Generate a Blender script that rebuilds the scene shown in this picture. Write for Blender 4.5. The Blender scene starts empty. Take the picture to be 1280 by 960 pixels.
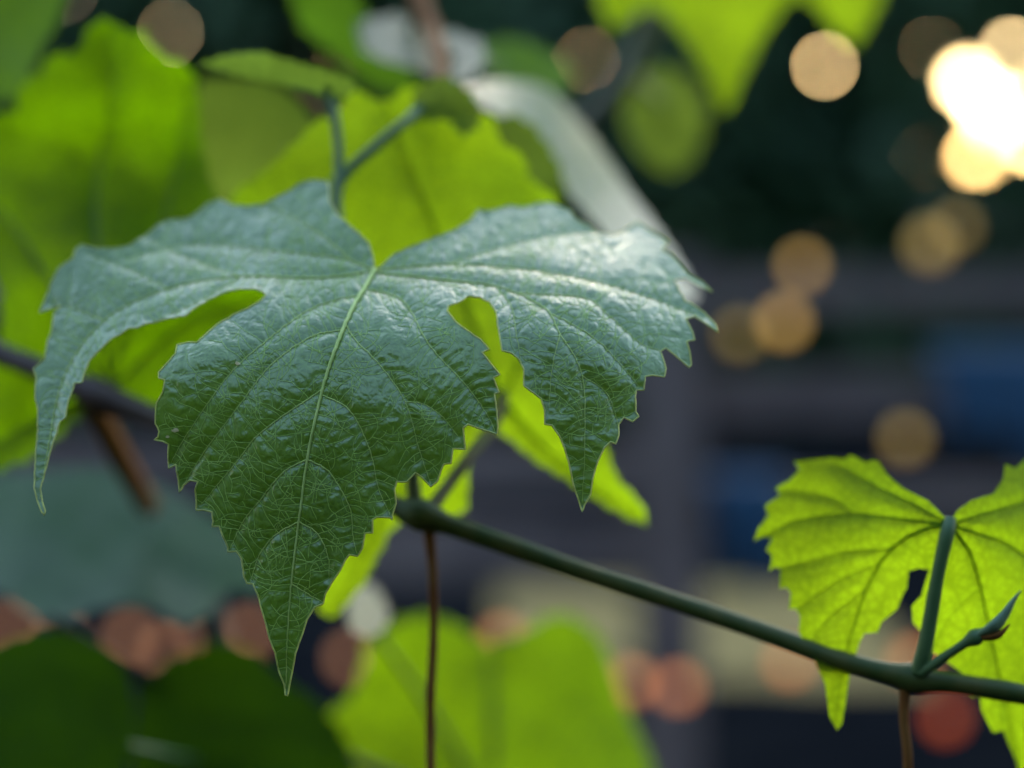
import bpy, bmesh, math, random
import numpy as np
from mathutils import Vector, Matrix, noise
from mathutils.geometry import delaunay_2d_cdt

random.seed(7)
S = bpy.context.scene
COL = S.collection
R = math.radians

# ------------------------------------------------------------------ camera
CAM_H, PITCH, LENS, FOCUS = 1.20, 5.0, 60.0, 0.372
cam_d = bpy.data.cameras.new('camera')
cam = bpy.data.objects.new('camera', cam_d)
COL.objects.link(cam)
cam.location = (0, 0, CAM_H)
cam.rotation_euler = (R(90 - PITCH), 0, 0)
cam_d.lens = LENS
cam_d.sensor_width = 36
cam_d.clip_start = 0.01
cam_d.clip_end = 2000
cam_d.dof.use_dof = True
cam_d.dof.focus_distance = FOCUS
cam_d.dof.aperture_fstop = 3.9
S.camera = cam

# ------------------------------------------------------------------ sky and sun
SUN_EL, SUN_AZ = 15.5, 6.0            # azimuth in degrees to the right of the view direction (+Y)
world = bpy.data.worlds.new('World')
S.world = world
world.use_nodes = True
wn = world.node_tree.nodes
wl = world.node_tree.links
sky = wn.new('ShaderNodeTexSky')
sky.sky_type = 'NISHITA'
sky.sun_disc = False
sky.sun_elevation = R(SUN_EL)
sky.sun_rotation = R(SUN_AZ)
sky.air_density = 1.5
sky.dust_density = 2.2
sky.ozone_density = 2.4
wl.new(sky.outputs[0], wn['Background'].inputs[0])
wn['Background'].inputs[1].default_value = 0.13

sun_d = bpy.data.lights.new('sun', 'SUN')
sun = bpy.data.objects.new('sun', sun_d)
COL.objects.link(sun)
sun_d.energy = 2.0
sun_d.angle = R(3)
sun_d.color = (1.0, 0.86, 0.66)
sd = Vector((math.sin(R(SUN_AZ)) * math.cos(R(SUN_EL)), math.cos(R(SUN_AZ)) * math.cos(R(SUN_EL)), math.sin(R(SUN_EL))))
sun.rotation_euler = sd.to_track_quat('Z', 'Y').to_euler()

S.view_settings.view_transform = 'Standard'
S.view_settings.look = 'None'
S.view_settings.gamma = 1
S.view_settings.use_curve_mapping = False
S.view_settings.exposure = 2.9
S.render.engine = 'CYCLES'
S.cycles.use_denoising = True
S.cycles.use_adaptive_sampling = False
S.cycles.max_bounces = 6
S.cycles.diffuse_bounces = 3
S.cycles.glossy_bounces = 3
S.cycles.transmission_bounces = 4
S.cycles.sample_clamp_indirect = 4

# ------------------------------------------------------------------ helpers
FPX = LENS / 36 * 1280
CM = Matrix.Translation(cam.location) @ cam.rotation_euler.to_matrix().to_4x4()


def P(x, y, z):
    """a point of the place: seen along picture direction (x, y), z metres in front of the lens"""
    return CM @ Vector(((x - 640) / FPX * z, -(y - 480) / FPX * z, -z))


def Pn(xy, z):
    xy = np.asarray(xy, float); z = np.asarray(z, float)
    c = np.stack([(xy[:, 0] - 640) / FPX * z, -(xy[:, 1] - 480) / FPX * z, -z], 1)
    m = np.array(CM)
    return c @ m[:3, :3].T + m[:3, 3]


def link(name, me, mat=None, parent=None):
    o = bpy.data.objects.new(name, me)
    COL.objects.link(o)
    if mat is not None and me is not None:
        me.materials.append(mat)
    if parent is not None:
        o.parent = parent
        o.matrix_parent_inverse = Matrix.Identity(4)
    return o


def empty(name, loc=(0, 0, 0)):
    o = bpy.data.objects.new(name, None)
    COL.objects.link(o)
    o.location = loc
    o.empty_display_size = 0.02
    return o


def tag(o, label=None, cat=None, group=None, kind=None):
    for k, v in (('label', label), ('category', cat), ('group', group), ('kind', kind)):
        if v:
            o[k] = v
    return o


def mesh_np(name, verts, faces, smooth=True):
    me = bpy.data.meshes.new(name)
    me.from_pydata([tuple(v) for v in verts], [], faces)
    me.polygons.foreach_set('use_smooth', [smooth] * len(me.polygons))
    me.update()
    return me


def crom(pts, n=8):
    """Catmull-Rom through a list of tuples (any length)"""
    a = np.array(pts, float)
    if len(a) < 3:
        t = np.linspace(0, 1, n + 1)[:, None]
        return a[0] * (1 - t) + a[-1] * t
    a = np.vstack([2 * a[0] - a[1], a, 2 * a[-1] - a[-2]])
    out = []
    for i in range(1, len(a) - 2):
        p0, p1, p2, p3 = a[i - 1], a[i], a[i + 1], a[i + 2]
        for k in range(n):
            t = k / n
            out.append(0.5 * (2 * p1 + (p2 - p0) * t + (2 * p0 - 5 * p1 + 4 * p2 - p3) * t * t + (3 * p1 - p0 - 3 * p2 + p3) * t ** 3))
    out.append(a[-2])
    return np.array(out)


def tube(name, pts, rads, mat, parent=None, seg=8, closed=False, flat=1.0):
    """a swept tube through world points with a radius at each"""
    pts = [Vector(p) for p in pts]
    n = len(pts)
    if np.isscalar(rads):
        rads = [rads] * n
    verts, faces = [], []
    up = None
    for i, p in enumerate(pts):
        if closed:
            d = pts[(i + 1) % n] - pts[i - 1]
        else:
            d = pts[min(i + 1, n - 1)] - pts[max(i - 1, 0)]
        if d.length < 1e-9:
            d = Vector((0, 0, 1))
        d.normalize()
        if up is None:
            up = d.orthogonal().normalized()
        s = d.cross(up)
        if s.length < 1e-4:
            s = d.orthogonal()
        s.normalize()
        up = s.cross(d).normalized()
        for k in range(seg):
            a = 2 * math.pi * k / seg
            verts.append(p + (s * math.cos(a) + up * math.sin(a) * flat) * rads[i])
    m = n if closed else n - 1
    for i in range(m):
        j = (i + 1) % n
        for k in range(seg):
            q = (k + 1) % seg
            faces.append((i * seg + k, i * seg + q, j * seg + q, j * seg + k))
    if not closed:
        faces.append(tuple(range(seg - 1, -1, -1)))
        faces.append(tuple((n - 1) * seg + k for k in range(seg)))
    return link(name, mesh_np(name, verts, faces), mat, parent)


def cane(name, path, mat, parent, seg=14, n=10, bumps=0.06, knots=()):
    """path: (px, py, depth, radius in px at that depth)"""
    a = crom(path, n)
    pts, rad = [], []
    for i, (x, y, z, r) in enumerate(a):
        k = sum(g * math.exp(-((x - kx) ** 2 + (y - ky) ** 2) / (2 * w * w)) for kx, ky, w, g in knots)
        pts.append(P(x, y, z))
        rad.append(max(r, 0.3) * z / FPX * (1 + bumps * noise.noise((x * .03, y * .03, z * 40)) + k))
    return tube(name, pts, rad, mat, parent, seg)


# ------------------------------------------------------------------ materials
def newmat(name):
    m = bpy.data.materials.new(name)
    m.use_nodes = True
    nt = m.node_tree
    return m, nt.nodes, nt.links, nt.nodes['Principled BSDF'], nt.nodes['Material Output']


def noise_col(nn, ll, c1, c2, scale, detail=4, coord='Object', lo=.35, hi=.65):
    tc = nn.new('ShaderNodeTexCoord')
    nz = nn.new('ShaderNodeTexNoise')
    nz.inputs['Scale'].default_value = scale
    nz.inputs['Detail'].default_value = detail
    ll.new(tc.outputs[coord], nz.inputs['Vector'])
    cr = nn.new('ShaderNodeValToRGB')
    cr.color_ramp.elements[0].position = lo
    cr.color_ramp.elements[1].position = hi
    cr.color_ramp.elements[0].color = (*c1, 1)
    cr.color_ramp.elements[1].color = (*c2, 1)
    ll.new(nz.outputs['Fac'], cr.inputs[0])
    return cr.outputs[0], nz, tc


def simple(name, c1, c2, scale=30, rough=.7, bump=.2, bdist=.002, spec=.4, detail=5):
    m, nn, ll, b, out = newmat(name)
    c, nz, tc = noise_col(nn, ll, c1, c2, scale, detail)
    ll.new(c, b.inputs['Base Color'])
    b.inputs['Roughness'].default_value = rough
    b.inputs['Specular IOR Level'].default_value = spec
    if bump:
        bp = nn.new('ShaderNodeBump')
        bp.inputs['Strength'].default_value = bump
        bp.inputs['Distance'].default_value = bdist
        ll.new(nz.outputs['Fac'], bp.inputs['Height'])
        ll.new(bp.outputs[0], b.inputs['Normal'])
    return m


def leaf_mat(name, c1, c2, trans, tfac=.4, rough=.45, spec=.5, net=600, netcol=None, netmix=.5, bump=.6, bdist=.0003, nscale=40, tvar=.62, coat=0.0):
    """leaf tissue: glossy skin over a translucent sheet, with a net of fine veins"""
    m, nn, ll, b, out = newmat(name)
    c, nz, tc = noise_col(nn, ll, c1, c2, nscale, 5)
    # warped coordinates
    wz = nn.new('ShaderNodeTexNoise'); wz.inputs['Scale'].default_value = 220
    ll.new(tc.outputs['Object'], wz.inputs['Vector'])
    mv = nn.new('ShaderNodeVectorMath'); mv.operation = 'MULTIPLY_ADD'
    mv.inputs[1].default_value = (.0026, .0026, .0026)
    ll.new(wz.outputs['Color'], mv.inputs[0]); ll.new(tc.outputs['Object'], mv.inputs[2])

    def vor(scale, w):
        v = nn.new('ShaderNodeTexVoronoi'); v.feature = 'DISTANCE_TO_EDGE'
        v.inputs['Scale'].default_value = scale
        ll.new(mv.outputs[0], v.inputs['Vector'])
        res = []
        for lim in (w, w * .3):
            mr = nn.new('ShaderNodeMapRange'); mr.interpolation_type = 'SMOOTHSTEP'
            mr.inputs['From Min'].default_value = 0.0; mr.inputs['From Max'].default_value = lim
            ll.new(v.outputs['Distance'], mr.inputs['Value'])
            res.append(mr.outputs[0])
        return res
    big, bigl = vor(net * .34, .24)
    fine, finel = vor(net, .46)
    mul = nn.new('ShaderNodeMath'); mul.operation = 'MULTIPLY'
    ll.new(bigl, mul.inputs[0]); ll.new(finel, mul.inputs[1])
    add = nn.new('ShaderNodeMath'); add.operation = 'MULTIPLY_ADD'
    add.inputs[1].default_value = 1.3
    ll.new(big, add.inputs[0]); ll.new(fine, add.inputs[2])
    col = c
    if netcol:
        mx = nn.new('ShaderNodeMix'); mx.data_type = 'RGBA'
        inv = nn.new('ShaderNodeMath'); inv.operation = 'MULTIPLY_ADD'
        inv.inputs[1].default_value = -netmix; inv.inputs[2].default_value = netmix
        ll.new(mul.outputs[0], inv.inputs[0])
        fade = nn.new('ShaderNodeMapRange')
        fade.inputs['From Min'].default_value = .3; fade.inputs['From Max'].default_value = .7
        fade.inputs['To Min'].default_value = .35; fade.inputs['To Max'].default_value = 1.0
        n3 = nn.new('ShaderNodeTexNoise'); n3.inputs['Scale'].default_value = 90
        ll.new(tc.outputs['Object'], n3.inputs['Vector']); ll.new(n3.outputs['Fac'], fade.inputs['Value'])
        fm = nn.new('ShaderNodeMath'); fm.operation = 'MULTIPLY'
        ll.new(inv.outputs[0], fm.inputs[0]); ll.new(fade.outputs[0], fm.inputs[1])
        ll.new(fm.outputs[0], mx.inputs['Factor'])
        ll.new(c, mx.inputs[6]); mx.inputs[7].default_value = (*netcol, 1)
        col = mx.outputs[2]
    ll.new(col, b.inputs['Base Color'])
    b.inputs['Roughness'].default_value = rough
    b.inputs['Specular IOR Level'].default_value = spec
    bp = nn.new('ShaderNodeBump')
    bp.inputs['Strength'].default_value = bump
    bp.inputs['Distance'].default_value = bdist
    ll.new(add.outputs[0], bp.inputs['Height'])
    ll.new(bp.outputs[0], b.inputs['Normal'])
    b.inputs['Coat Weight'].default_value = coat
    b.inputs['Coat Roughness'].default_value = rough
    ll.new(bp.outputs[0], b.inputs['Coat Normal'])
    tr = nn.new('ShaderNodeBsdfTranslucent')
    tn = nn.new('ShaderNodeMix'); tn.data_type = 'RGBA'; tn.blend_type = 'MULTIPLY'
    tn.inputs['Factor'].default_value = 1.0
    tn.inputs[6].default_value = (*trans, 1)
    n2 = nn.new('ShaderNodeTexNoise'); n2.inputs['Scale'].default_value = 38; n2.inputs['Detail'].default_value = 4
    ll.new(tc.outputs['Object'], n2.inputs['Vector'])
    tv = nn.new('ShaderNodeMapRange')
    tv.inputs['From Min'].default_value = .32; tv.inputs['From Max'].default_value = .68
    tv.inputs['To Min'].default_value = tvar; tv.inputs['To Max'].default_value = 1.0
    ll.new(n2.outputs['Fac'], tv.inputs['Value'])
    tl = nn.new('ShaderNodeMath'); tl.operation = 'MULTIPLY_ADD'
    tl.inputs[1].default_value = .28; tl.inputs[2].default_value = .72
    ll.new(mul.outputs[0], tl.inputs[0])
    tm = nn.new('ShaderNodeMath'); tm.operation = 'MULTIPLY'
    ll.new(tv.outputs[0], tm.inputs[0]); ll.new(tl.outputs[0], tm.inputs[1])
    ll.new(tm.outputs[0], tn.inputs[7])
    ll.new(tn.outputs[2], tr.inputs['Color'])
    mix = nn.new('ShaderNodeMixShader'); mix.inputs[0].default_value = tfac
    ll.new(b.outputs[0], mix.inputs[1]); ll.new(tr.outputs[0], mix.inputs[2])
    ll.new(mix.outputs[0], out.inputs[0])
    return m


def emit_mat(name, col, strength):
    m, nn, ll, b, out = newmat(name)
    b.inputs['Base Color'].default_value = (*[min(.6, c) for c in col], 1)
    b.inputs['Emission Color'].default_value = (*col, 1)
    b.inputs['Emission Strength'].default_value = strength
    b.inputs['Roughness'].default_value = .2
    return m


M = {}
M['hero'] = leaf_mat('leaf_dark_glossy', (.066, .138, .014), (.095, .178, .02), (.18, .38, .02), .14, .34, 0.9, 760, (.21, .34, .04), .5, .5, .00013, 30, coat=.4)
M['lime'] = leaf_mat('leaf_lime', (.07, .17, .015), (.09, .20, .02), (.54, .84, .01), .69, .6, .12, 420, (.05, .13, .012), .3, .25, .0002, 25)
M['lime_rough'] = leaf_mat('leaf_lime_matt', (.07, .16, .015), (.09, .19, .02), (.42, .72, .004), .64, .65, .1, 420, (.05, .13, .012), .3, .3, .0002, 25)
M['olive'] = leaf_mat('leaf_olive', (.08, .13, .02), (.12, .14, .03), (.22, .33, .03), .5, .55, .3, 400, (.1, .1, .02), .3, .3, .0002, 35)
M['green'] = leaf_mat('leaf_mid_green', (.03, .09, .012), (.045, .12, .016), (.16, .34, .015), .4, .45, .45, 420, (.06, .15, .03), .3, .4, .0003, 25)
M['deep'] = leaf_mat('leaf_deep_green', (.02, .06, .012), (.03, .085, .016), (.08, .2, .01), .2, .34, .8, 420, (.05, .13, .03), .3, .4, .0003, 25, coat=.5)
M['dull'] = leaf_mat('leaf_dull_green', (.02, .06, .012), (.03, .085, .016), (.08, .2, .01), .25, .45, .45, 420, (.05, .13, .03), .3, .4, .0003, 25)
M['yellow_green'] = leaf_mat('leaf_yellow_green', (.05, .13, .004), (.07, .16, .006), (.27, .55, .001), .64, .65, .08, 420, (.05, .13, .012), .3, .3, .0002, 25, .5)
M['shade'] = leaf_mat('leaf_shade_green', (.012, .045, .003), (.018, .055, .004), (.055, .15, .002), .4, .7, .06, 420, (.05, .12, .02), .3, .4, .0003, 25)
M['vein_lime'] = leaf_mat('vein_lime', (.06, .14, .012), (.08, .17, .015), (.44, .70, .01), .64, .6, .12, 420, None, .3, .1, .0001, 25)
M['vein'] = simple('vein_pale_green', (.42, .52, .14), (.54, .62, .20), 200, .6, .1, .0002, .4)
M['veinlet'] = simple('veinlet_green', (.28, .42, .09), (.38, .52, .14), 200, .6, .1, .0002, .3)
M['vein_dark'] = simple('vein_shadowed_green', (.05, .10, .015), (.07, .12, .02), 200, .6, .1, .0002, .3)
M['rim'] = leaf_mat('leaf_rim_pale', (.64, .66, .22), (.76, .76, .30), (.85, .88, .30), .45, .6, .2, 420, None, .3, .0, .0001, 25)
M['cane'] = simple('cane_green', (.026, .056, .009), (.085, .085, .02), 110, .55, .2, .0003, .3)
M['cane_brown'] = simple('cane_purple_brown', (.045, .022, .025), (.07, .04, .03), 90, .55, .3, .0004, .4)
M['petiole'] = simple('petiole_grey_green', (.045, .10, .035), (.07, .13, .05), 90, .5, .2, .0003, .4)
M['petiole_brown'] = simple('petiole_brown_green', (.09, .085, .02), (.13, .10, .03), 90, .6, .2, .0003, .25)
M['tendril'] = simple('tendril_red_brown', (.15, .05, .014), (.20, .09, .025), 150, .75, .2, .0003, .12)
M['twig'] = simple('twig_dark', (.02, .018, .014), (.04, .03, .02), 90, .8, .3, .0004, .3)
M['cane_grey'] = simple('cane_grey', (.12, .11, .09), (.18, .17, .14), 60, .7, .3, .0004, .3)
M['spot'] = simple('leaf_spot_tan', (.62, .50, .26), (.78, .68, .42), 900, .8, 0, 0, .2)
M['bud'] = simple('bud_grey_green', (.10, .17, .10), (.16, .24, .15), 300, .5, .2, .0003, .4)
M['bark'] = simple('bark_dark', (.03, .024, .018), (.07, .055, .04), 14, .9, .8, .02, .2)
M['board'] = simple('weathered_board', (.105, .078, .082), (.175, .13, .13), 7, .8, .4, .004, .3)
M['soil'] = simple('soil_shade_darkened', (.004, .0045, .006), (.010, .010, .011), 5, .95, .8, .02, .0)  # ground shade is put into the colour, darker than real soil
M['path'] = simple('dry_sand', (.22, .145, .05), (.32, .21, .075), 4, .95, .5, .01, .2)
M['blue'] = simple('blue_cloth', (.012, .04, .085), (.022, .07, .14), 18, .8, .3, .003, .3)
M['wire'] = simple('black_cable', (.01, .01, .01), (.02, .02, .02), 80, .5, 0, 0, .4)
M['amber'] = emit_mat('bulb_amber', (1.0, .50, .12), .20)
M['amber_dim'] = emit_mat('bulb_amber_dim', (1.0, .50, .12), .08)
M['coral'] = emit_mat('bulb_coral', (1.0, .30, .09), .20)
M['coral_dim'] = emit_mat('bulb_coral_dim', (1.0, .34, .14), .09)
M['red'] = emit_mat('bulb_red', (1.0, .12, .02), .10)


def crown_mat(name, c1, c2, tr):
    m, nn, ll, b, out = newmat(name)
    c, nz, tc = noise_col(nn, ll, c1, c2, 2.5, 4)
    ll.new(c, b.inputs['Base Color'])
    b.inputs['Roughness'].default_value = .55
    b.inputs['Specular IOR Level'].default_value = .3
    t = nn.new('ShaderNodeBsdfTranslucent'); t.inputs[0].default_value = (*tr, 1)
    mx = nn.new('ShaderNodeMixShader'); mx.inputs[0].default_value = .15
    ll.new(b.outputs[0], mx.inputs[1]); ll.new(t.outputs[0], mx.inputs[2]); ll.new(mx.outputs[0], out.inputs[0])
    return m


M['crown'] = crown_mat('tree_leaves_dark', (.012, .035, .018), (.022, .055, .024), (.03, .06, .01))

# ------------------------------------------------------------------ ground
def sheet(name, x0, x1, y0, y1, z, mat, nx=1, ny=1, wob=0):
    vs, fs = [], []
    for j in range(ny + 1):
        for i in range(nx + 1):
            x = x0 + (x1 - x0) * i / nx
            y = y0 + (y1 - y0) * j / ny
            if wob and j in (0, ny):
                y += wob * noise.noise((x * .9, j * 7, 0)) + wob * .4 * noise.noise((x * 3.1, j * 5, 2))
            vs.append((x, y, z))
    for j in range(ny):
        for i in range(nx):
            a = j * (nx + 1) + i
            fs.append((a, a + 1, a + nx + 2, a + nx + 1))
    return link(name, mesh_np(name, vs, fs, False), mat)


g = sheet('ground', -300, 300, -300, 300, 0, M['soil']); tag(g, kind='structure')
p = sheet('path', -.05, 1.15, 4.45, 5.7, .004, M['path'], 30, 3, .12); tag(p, kind='structure')


# ------------------------------------------------------------------ trees beyond the fence
GAPS = [  # picture direction of gaps between the leaves, and half width in px
    (1205, 98, 5.5), (1238, 152, 7), (1218, 192, 5.5), (1268, 130, 5.5), (1165, 62, 1), (1030, 85, 1.5), (1150, 197, .5),
    (215, 42, 3), (1262, 62, 1.5), (1228, 125, 4.5), (1290, 175, 5),
]
cam_p = np.array(cam.location)


def gap_rays():
    out = []
    for x, y, r in GAPS:
        d = P(x, y, 1) - cam.location
        s = d.length
        out.append((np.array(d) / s, r / FPX / s))
    return out


RAYS = gap_rays()


def tree(x, y, h, w, seed, n, label):
    rng = np.random.default_rng(seed)
    root = empty('broadleaf_tree', (x, y, 0))
    tag(root, label, 'tree', 'trees beyond the fence')
    # trunk with limbs
    bm_v, bm_f = [], []

    def limb(p0, p1, r0, r1, seg=7, steps=5):
        p0, p1 = Vector(p0), Vector(p1)
        base = len(bm_v)
        d = (p1 - p0).normalized(); s = d.orthogonal().normalized(); u = d.cross(s)
        for i in range(steps + 1):
            t = i / steps
            c = p0.lerp(p1, t) + Vector((noise.noise((seed, t * 3, 1)), noise.noise((seed, t * 3, 5)), 0)) * .06 * (1 if 0 < i else 0)
            r = r0 + (r1 - r0) * t
            for k in range(seg):
                a = 2 * math.pi * k / seg
                bm_v.append(c + (s * math.cos(a) + u * math.sin(a)) * r)
        for i in range(steps):
            for k in range(seg):
                q = (k + 1) % seg
                bm_f.append((base + i * seg + k, base + i * seg + q, base + (i + 1) * seg + q, base + (i + 1) * seg + k))
    limb((0, 0, -.05), (0, 0, h * .55), .09, .055)
    for k in range(6):
        a = k * 2.4 + seed
        limb((0, 0, h * (.2 + .05 * k)), (math.cos(a) * w * .42, math.sin(a) * w * .42, h * (.5 + .07 * k)), .04, .015)
    t = link('trunk', mesh_np('trunk', bm_v, bm_f), M['bark'], root)
    # crown: leaf clumps on an uneven ellipsoid volume reaching near the ground
    nc = 46
    cu = rng.normal(size=(nc, 3)); cu /= np.linalg.norm(cu, axis=1)[:, None]
    rr = rng.uniform(.35, 1, nc) ** .6
    cen = cu * rr[:, None] * np.array([w * .5, w * .42, h * .5]) + np.array([0, 0, h * .52])
    which = rng.integers(0, nc, n)
    pts = cen[which] + rng.normal(size=(n, 3)) * np.array([.2, .2, .2])
    fill = rng.random(n) < .45
    fp = rng.uniform(-1, 1, (n, 3))
    fp = fp * np.array([w * .55, w * .3, h * .5]) + np.array([0, 0, h * .5])
    pts[fill] = fp[fill]
    pts = pts[(pts[:, 2] > .05) & (pts[:, 2] < h)]
    sz = rng.uniform(.08, .14, len(pts))
    wp = pts + np.array([x, y, 0]) - cam_p
    keep = np.ones(len(pts), bool)
    for d, r in RAYS:
        al = wp @ d
        dist = np.linalg.norm(wp - al[:, None] * d, axis=1)
        keep &= dist > (r * al + sz * (.85 if r * FPX > 4 else .68))
    pts, sz = pts[keep], sz[keep]
    n = len(pts)
    a = rng.normal(size=(n, 3)); a /= np.linalg.norm(a, axis=1)[:, None]
    b = rng.normal(size=(n, 3)); b -= (b * a).sum(1)[:, None] * a; b /= np.linalg.norm(b, axis=1)[:, None]
    nrm = np.cross(a, b)
    s = sz[:, None]
    # six-sided leaf with a fold
    V = np.stack([pts - a * s, pts - a * s * .35 + b * s * .5 + nrm * s * .15, pts + a * s * .4 + b * s * .38 + nrm * s * .1,
                  pts + a * s * 1.1, pts + a * s * .4 - b * s * .38 + nrm * s * .1, pts - a * s * .35 - b * s * .5 + nrm * s * .15], 1).reshape(-1, 3)
    F = []
    for i in range(n):
        q = i * 6
        F.append((q, q + 1, q + 2, q + 3)); F.append((q, q + 3, q + 4, q + 5))
    c = link('crown', mesh_np('crown', V, F, False), M['crown'], root)
    c['kind'] = 'stuff'
    return root


TL = ['dark leafy tree left of the fence post, far behind the vine',
      'dark tree showing a pale round gap of light between its leaves',
      'dense dark green tree straight behind the fence post',
      'dark green tree pierced by the bright low sunlight',
      'dark shadowed tree at the far right end of the fence',
      'dark tree at the far left end of the tree row']
for i, (tx, ty, th, tw) in enumerate([(-1.2, 11.6, 5.2, 3.4), (-3.3, 12.0, 5.6, 3.4), (.9, 11.9, 5.0, 3.4), (2.9, 11.5, 5.3, 3.4), (5.0, 11.9, 5.5, 3.4), (-5.6, 11.8, 5.4, 3.4)]):
    tree(tx, ty, th, tw, 11 + i, 20000, TL[i])


for i, (tx, ty, th, tw) in enumerate([(-2.6, -4.4, 5.0, 4.2), (0.2, -4.8, 5.0, 4.4), (3.0, -4.3, 5.0, 4.2), (-5.2, -2.2, 5.0, 4.0), (5.4, -2.0, 5.0, 4.0)]):  # unseen trees, added to block the back sky and darken the leaf fronts
    t = tree(tx, ty, th, tw, 31 + i, 9000, 'unseen tall dark tree added for shade behind the viewpoint, ' + ['left', 'middle', 'right', 'far left', 'far right'][i] + ' of the clump')
    t['group'] = 'shade trees added behind the viewpoint'

# ------------------------------------------------------------------ fence
def boxm(name, x0, x1, y0, y1, z0, z1, mat, parent, bev=.004, sag=0, seed=0):
    bm = bmesh.new()
    n = 10
    rows = []
    for i in range(n + 1):
        t = i / n
        dz = sag * noise.noise((t * 2.5 + seed, seed, 0))
        x = x0 + (x1 - x0) * t
        rows.append([bm.verts.new((x, y0, z0 + dz)), bm.verts.new((x, y1, z0 + dz)), bm.verts.new((x, y1, z1 + dz)), bm.verts.new((x, y0, z1 + dz))])
    for i in range(n):
        for k in range(4):
            q = (k + 1) % 4
            bm.faces.new((rows[i][k], rows[i + 1][k], rows[i + 1][q], rows[i][q]))
    bm.faces.new(rows[0]); bm.faces.new(rows[-1][::-1])
    bmesh.ops.recalc_face_normals(bm, faces=bm.faces)
    if bev:
        es = [e for e in bm.edges if e.calc_face_angle(0) > 1]
        bmesh.ops.bevel(bm, geom=es, offset=bev, segments=2, affect='EDGES')
    me = bpy.data.meshes.new(name); bm.to_mesh(me); bm.free()
    return link(name, me, mat, parent)


FY = 3.0
fence = empty('board_fence', (0, FY, 0))
tag(fence, 'weathered grey board fence with wide dark gaps behind the vine', 'fence')


def hz(y):                                   # height on the fence plane for a picture row on the centre line
    d = P(640, y, 1) - cam.location
    return CAM_H + d.z / d.y * FY


def xz(x):
    return (x - 640) / FPX * FY * 1.0


for k, (xa, xb) in enumerate([(798, 878)]):
    boxm('post', xz(xa), xz(xb), -.06, .02, -.05, hz(322), M['board'], fence, .006)
boxm('post', -1.75, -1.63, -.06, .02, -.05, hz(300), M['board'], fence, .006)
boxm('post', 1.95, 2.07, -.06, .02, -.05, hz(322), M['board'], fence, .006)
for k, (ya, yb) in enumerate([(346, 390), (472, 532), (606, 650)]):
    boxm('board', xz(868), 2.2, .023, .05, hz(yb), hz(ya), M['board'], fence, .004, .012, k * 3.1)
for k, (ya, yb) in enumerate([(330, 385), (440, 500), (556, 622), (656, 735)]):
    boxm('board', -1.9, xz(812), .023, .05, hz(yb), hz(ya), M['board'], fence, .004, .012, 20 + k * 3.1)


def cloth(name, x0, x1, ztop, zbot, y, label, seed):
    nx, nz_ = 26, 22
    vs, fs = [], []
    for j in range(nz_ + 1):
        t = j / nz_
        for i in range(nx + 1):
            s = i / nx
            # over the board and down the front
            z = ztop - (ztop - zbot) * t * (1 - .25 * math.sin(s * 3 + seed)) + .01
            w = (1 - .35 * t * (s - .3))
            x = x0 + (x1 - x0) * (s * w + .12 * t * seed % .2)
            yy = y - .012 - .02 * t - .022 * (math.sin(s * 13 + seed) + .5 * math.sin(s * 29 + t * 3)) * t
            if j == 0:
                yy = y + .05; z = ztop + .005
            vs.append((x, yy, z))
    for j in range(nz_):
        for i in range(nx):
            a = j * (nx + 1) + i
            fs.append((a, a + 1, a + nx + 2, a + nx + 1))
    o = link(name, mesh_np(name, vs, fs), M['blue'])
    md = o.modifiers.new('thickness', 'SOLIDIFY'); md.thickness = .003
    tag(o, label, 'cloth')
    return o


cloth('cloth', xz(1165), xz(1330), hz(440), hz(575), FY - .0, 'blue cloth hung over the middle fence board', 1.0)
cloth('cloth', xz(885), xz(985), hz(600), hz(720), FY - .0, 'small dull blue cloth hung on the lowest fence board beside the post', 2.2)


# ------------------------------------------------------------------ string lights
def lights(name, label, bulbs, sag, end):
    root = empty(name, P(*bulbs[0][:3]))
    tag(root, label, 'string lights')
    inv = Matrix.Translation(-root.location)
    pts = []
    for i, (x, y, z, m, r) in enumerate(bulbs):
        c = P(x, y, z)
        me_v, me_f = [], []
        seg, st = 16, 10
        for j in range(st + 1):
            t = math.pi * j / st
            rr = r * math.sin(t) * (1 - .12 * math.cos(t)) + .0004
            for k in range(seg):
                a = 2 * math.pi * k / seg
                me_v.append((rr * math.cos(a), rr * math.sin(a), r * 1.05 * math.cos(t)))
        for j in range(st):
            for k in range(seg):
                q = (k + 1) % seg
                me_f.append((j * seg + k, (j + 1) * seg + k, (j + 1) * seg + q, j * seg + q))
        b = link('bulb', mesh_np('bulb', me_v, me_f), M[m], root)
        b.location = c - root.location
        so = tube('socket', [(0, 0, r * .95), (0, 0, r * 1.3), (0, 0, r * 2.2)], [r * .45, r * .5, r * .35], M['wire'], b, 8)
        pts.append(c + Vector((0, 0, r * 2.1)))
    path = [end[0]] + [tuple(q) for q in pts] + [end[1]]
    cp = []
    for i in range(len(path) - 1):
        a, b_ = Vector(path[i]), Vector(path[i + 1])
        for k in range(6):
            t = k / 6
            q = a.lerp(b_, t); q.z -= sag * 4 * t * (1 - t) * (b_ - a).length
            cp.append(q - root.location)
    cp.append(Vector(path[-1]) - root.location)
    tube('cable', cp, .003, M['wire'], root, 6)
    return root


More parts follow.
